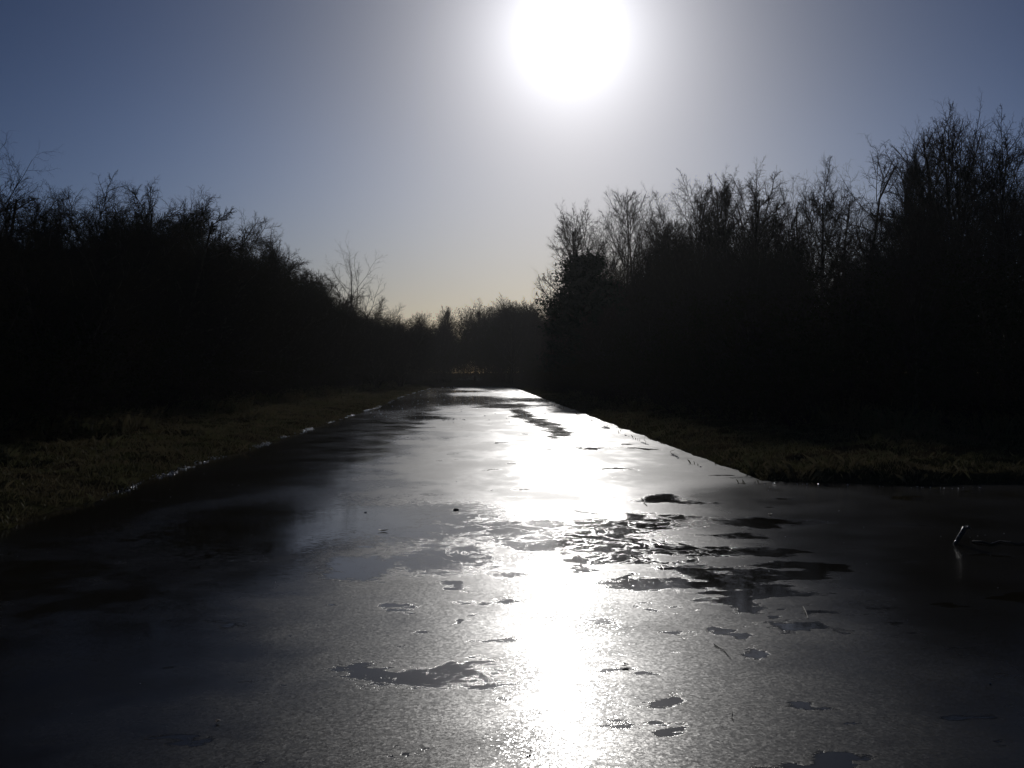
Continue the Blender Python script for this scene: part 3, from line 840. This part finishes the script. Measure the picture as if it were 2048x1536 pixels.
def leaf(px, py, L, w, rot, label, seed, curl=.5, mat=None):
    c = on_ice(px, py); rg = random.Random(seed); V = []; F = []
    n = 9
    for i in range(n):
        t = i / (n - 1); ww = w * math.sin(math.pi * (.06 + .9 * t)) * rg.uniform(.8, 1.15)
        z = .004 + L * curl * (t - .5) ** 2
        V += [(L * (t - .5), -ww, z + ww * .5), (L * (t - .5), 0, z), (L * (t - .5), ww, z + ww * .6)]
    for i in range(n - 1):
        for k_ in (0, 1): F.append((i * 3 + k_, i * 3 + k_ + 1, i * 3 + 4 + k_, i * 3 + 3 + k_))
    o = mesh_obj('dead_leaf', V, F, mat or M_LEAFDEAD, None, True); o.location = (c.x, c.y, .002); o.rotation_euler = (0, 0, rot)
    m = o.modifiers.new('thick', 'SOLIDIFY'); m.thickness = .0012
    return tag(o, label, 'leaf', 'dead leaves frozen on the ice')
leaf(766, 1063, .11, .016, .1, 'curled wet dead leaf below the bright ice lump, left of the stone', 1)
leaf(1250, 1334, .05, .02, .6, 'dead leaf in the small dark spot just right of the sun glare', 2)
leaf(1058, 1507, .035, .008, .8, 'tiny dark leaf in the glare at the bottom of the photo', 3)
leaf(435, 1446, .03, .012, 1.2, 'tiny pale leaf on the dark ice at the lower left', 4)
leaf(1540, 1030, .06, .02, 2.0, 'dead leaf on the dark ice between the side arm and the black patches', 5)
def twig(path, r0, label, seed, up=None, mat=None):
    P_ = []
    for i, (px, py) in enumerate(path):
        p = on_ice(px, py); P_.append((p.x, p.y, .006 + (up[i] if up else 0)))
    V, F = curve_tube(P_, [r0 * (1 - .6 * i / len(P_)) for i in range(len(P_))], 6, .15, seed)
    return tag(mesh_obj('twig', V, F, mat or M_DRY, None, True), label, 'twig', 'twigs caught in the ice')
twig([(1284, 998), (1290, 1003), (1288, 1007), (1294, 1012)], .010, 'short bent pale twig across the left end of the oval dark patch', 1)
twig([(1428, 1290), (1438, 1297), (1448, 1302), (1456, 1312), (1462, 1318)], .0035, 'thin forked twig lying over the leaf shaped dark patch on the right', 2)
twig([(1606, 1215), (1612, 1226), (1616, 1238)], .0035, 'thin straight pale twig on the ice at the lower right, above the others', 3)
twig([(1464, 1425), (1463, 1434), (1466, 1441)], .0025, 'tiny pale twig low on the right of the sun glare', 4)
twig([(1358, 1088), (1380, 1093), (1402, 1099), (1420, 1104)], .006, 'long pale twig crossing the ragged dark patches', 5)
twig([(1262, 1110), (1270, 1114), (1276, 1117)], .005, 'short pale twig at the left end of the ragged dark patches', 6)
def reed(px, Yd, h, label, seed):
    rg = random.Random(seed); p = at_depth(px, 900, Yd); z = gz(p.x, Yd)
    P_ = [(p.x + .03 * i * rg.uniform(-.6, .6), Yd, z - .03 + h * i / 5) for i in range(6)]
    V, F = curve_tube(P_, [.005, .005, .0045, .004, .003, .002], 5, .1, seed)
    return tag(mesh_obj('reed', V, F, M_DRY, None, True), label, 'reed', 'dry reeds on the bank edges')
reed(1290, 22.4, .2, 'single dry reed standing on the right bank edge, halfway along', 1)
reed(1345, 19.3, .16, 'short dry reed on the right bank edge nearer the corner', 2)

# two slim trunks and the lit opening at the far end of the canal
tree_px('upr2', 'bare_tree', 951, 640, 158, 'left one of two slim trunks in the pale opening at the far end', 'tree', .5, 1.0, GF)
tree_px('upr0', 'bare_tree', 961, 640, 160, 'right one of two slim trunks in the pale opening at the far end', 'tree', .5, 2.0, GF)

# ------------------------------------------------------------------ thin winter haze
def haze():
    x0, x1, y0, y1, z0, z1 = -70, 110, -70, 260, -1.5, 17
    V = [(x, y, z) for z in (z0, z1) for x, y in ((x0, y0), (x1, y0), (x1, y1), (x0, y1))]
    F = [(0, 3, 2, 1), (4, 5, 6, 7), (0, 1, 5, 4), (1, 2, 6, 5), (2, 3, 7, 6), (3, 0, 4, 7)]
    m = bpy.data.materials.new('haze'); m.use_nodes = True
    n = m.node_tree.nodes; n.remove(n['Principled BSDF'])
    v = n.new('ShaderNodeVolumePrincipled')
    v.inputs['Color'].default_value = (.95, .97, 1, 1); v.inputs['Density'].default_value = .00013; v.inputs['Anisotropy'].default_value = .65
    m.node_tree.links.new(v.outputs[0], n['Material Output'].inputs['Volume'])
    tag(mesh_obj('haze', V, F, m), 'thin pale winter haze over the canal', 'haze', kind='stuff')
haze()
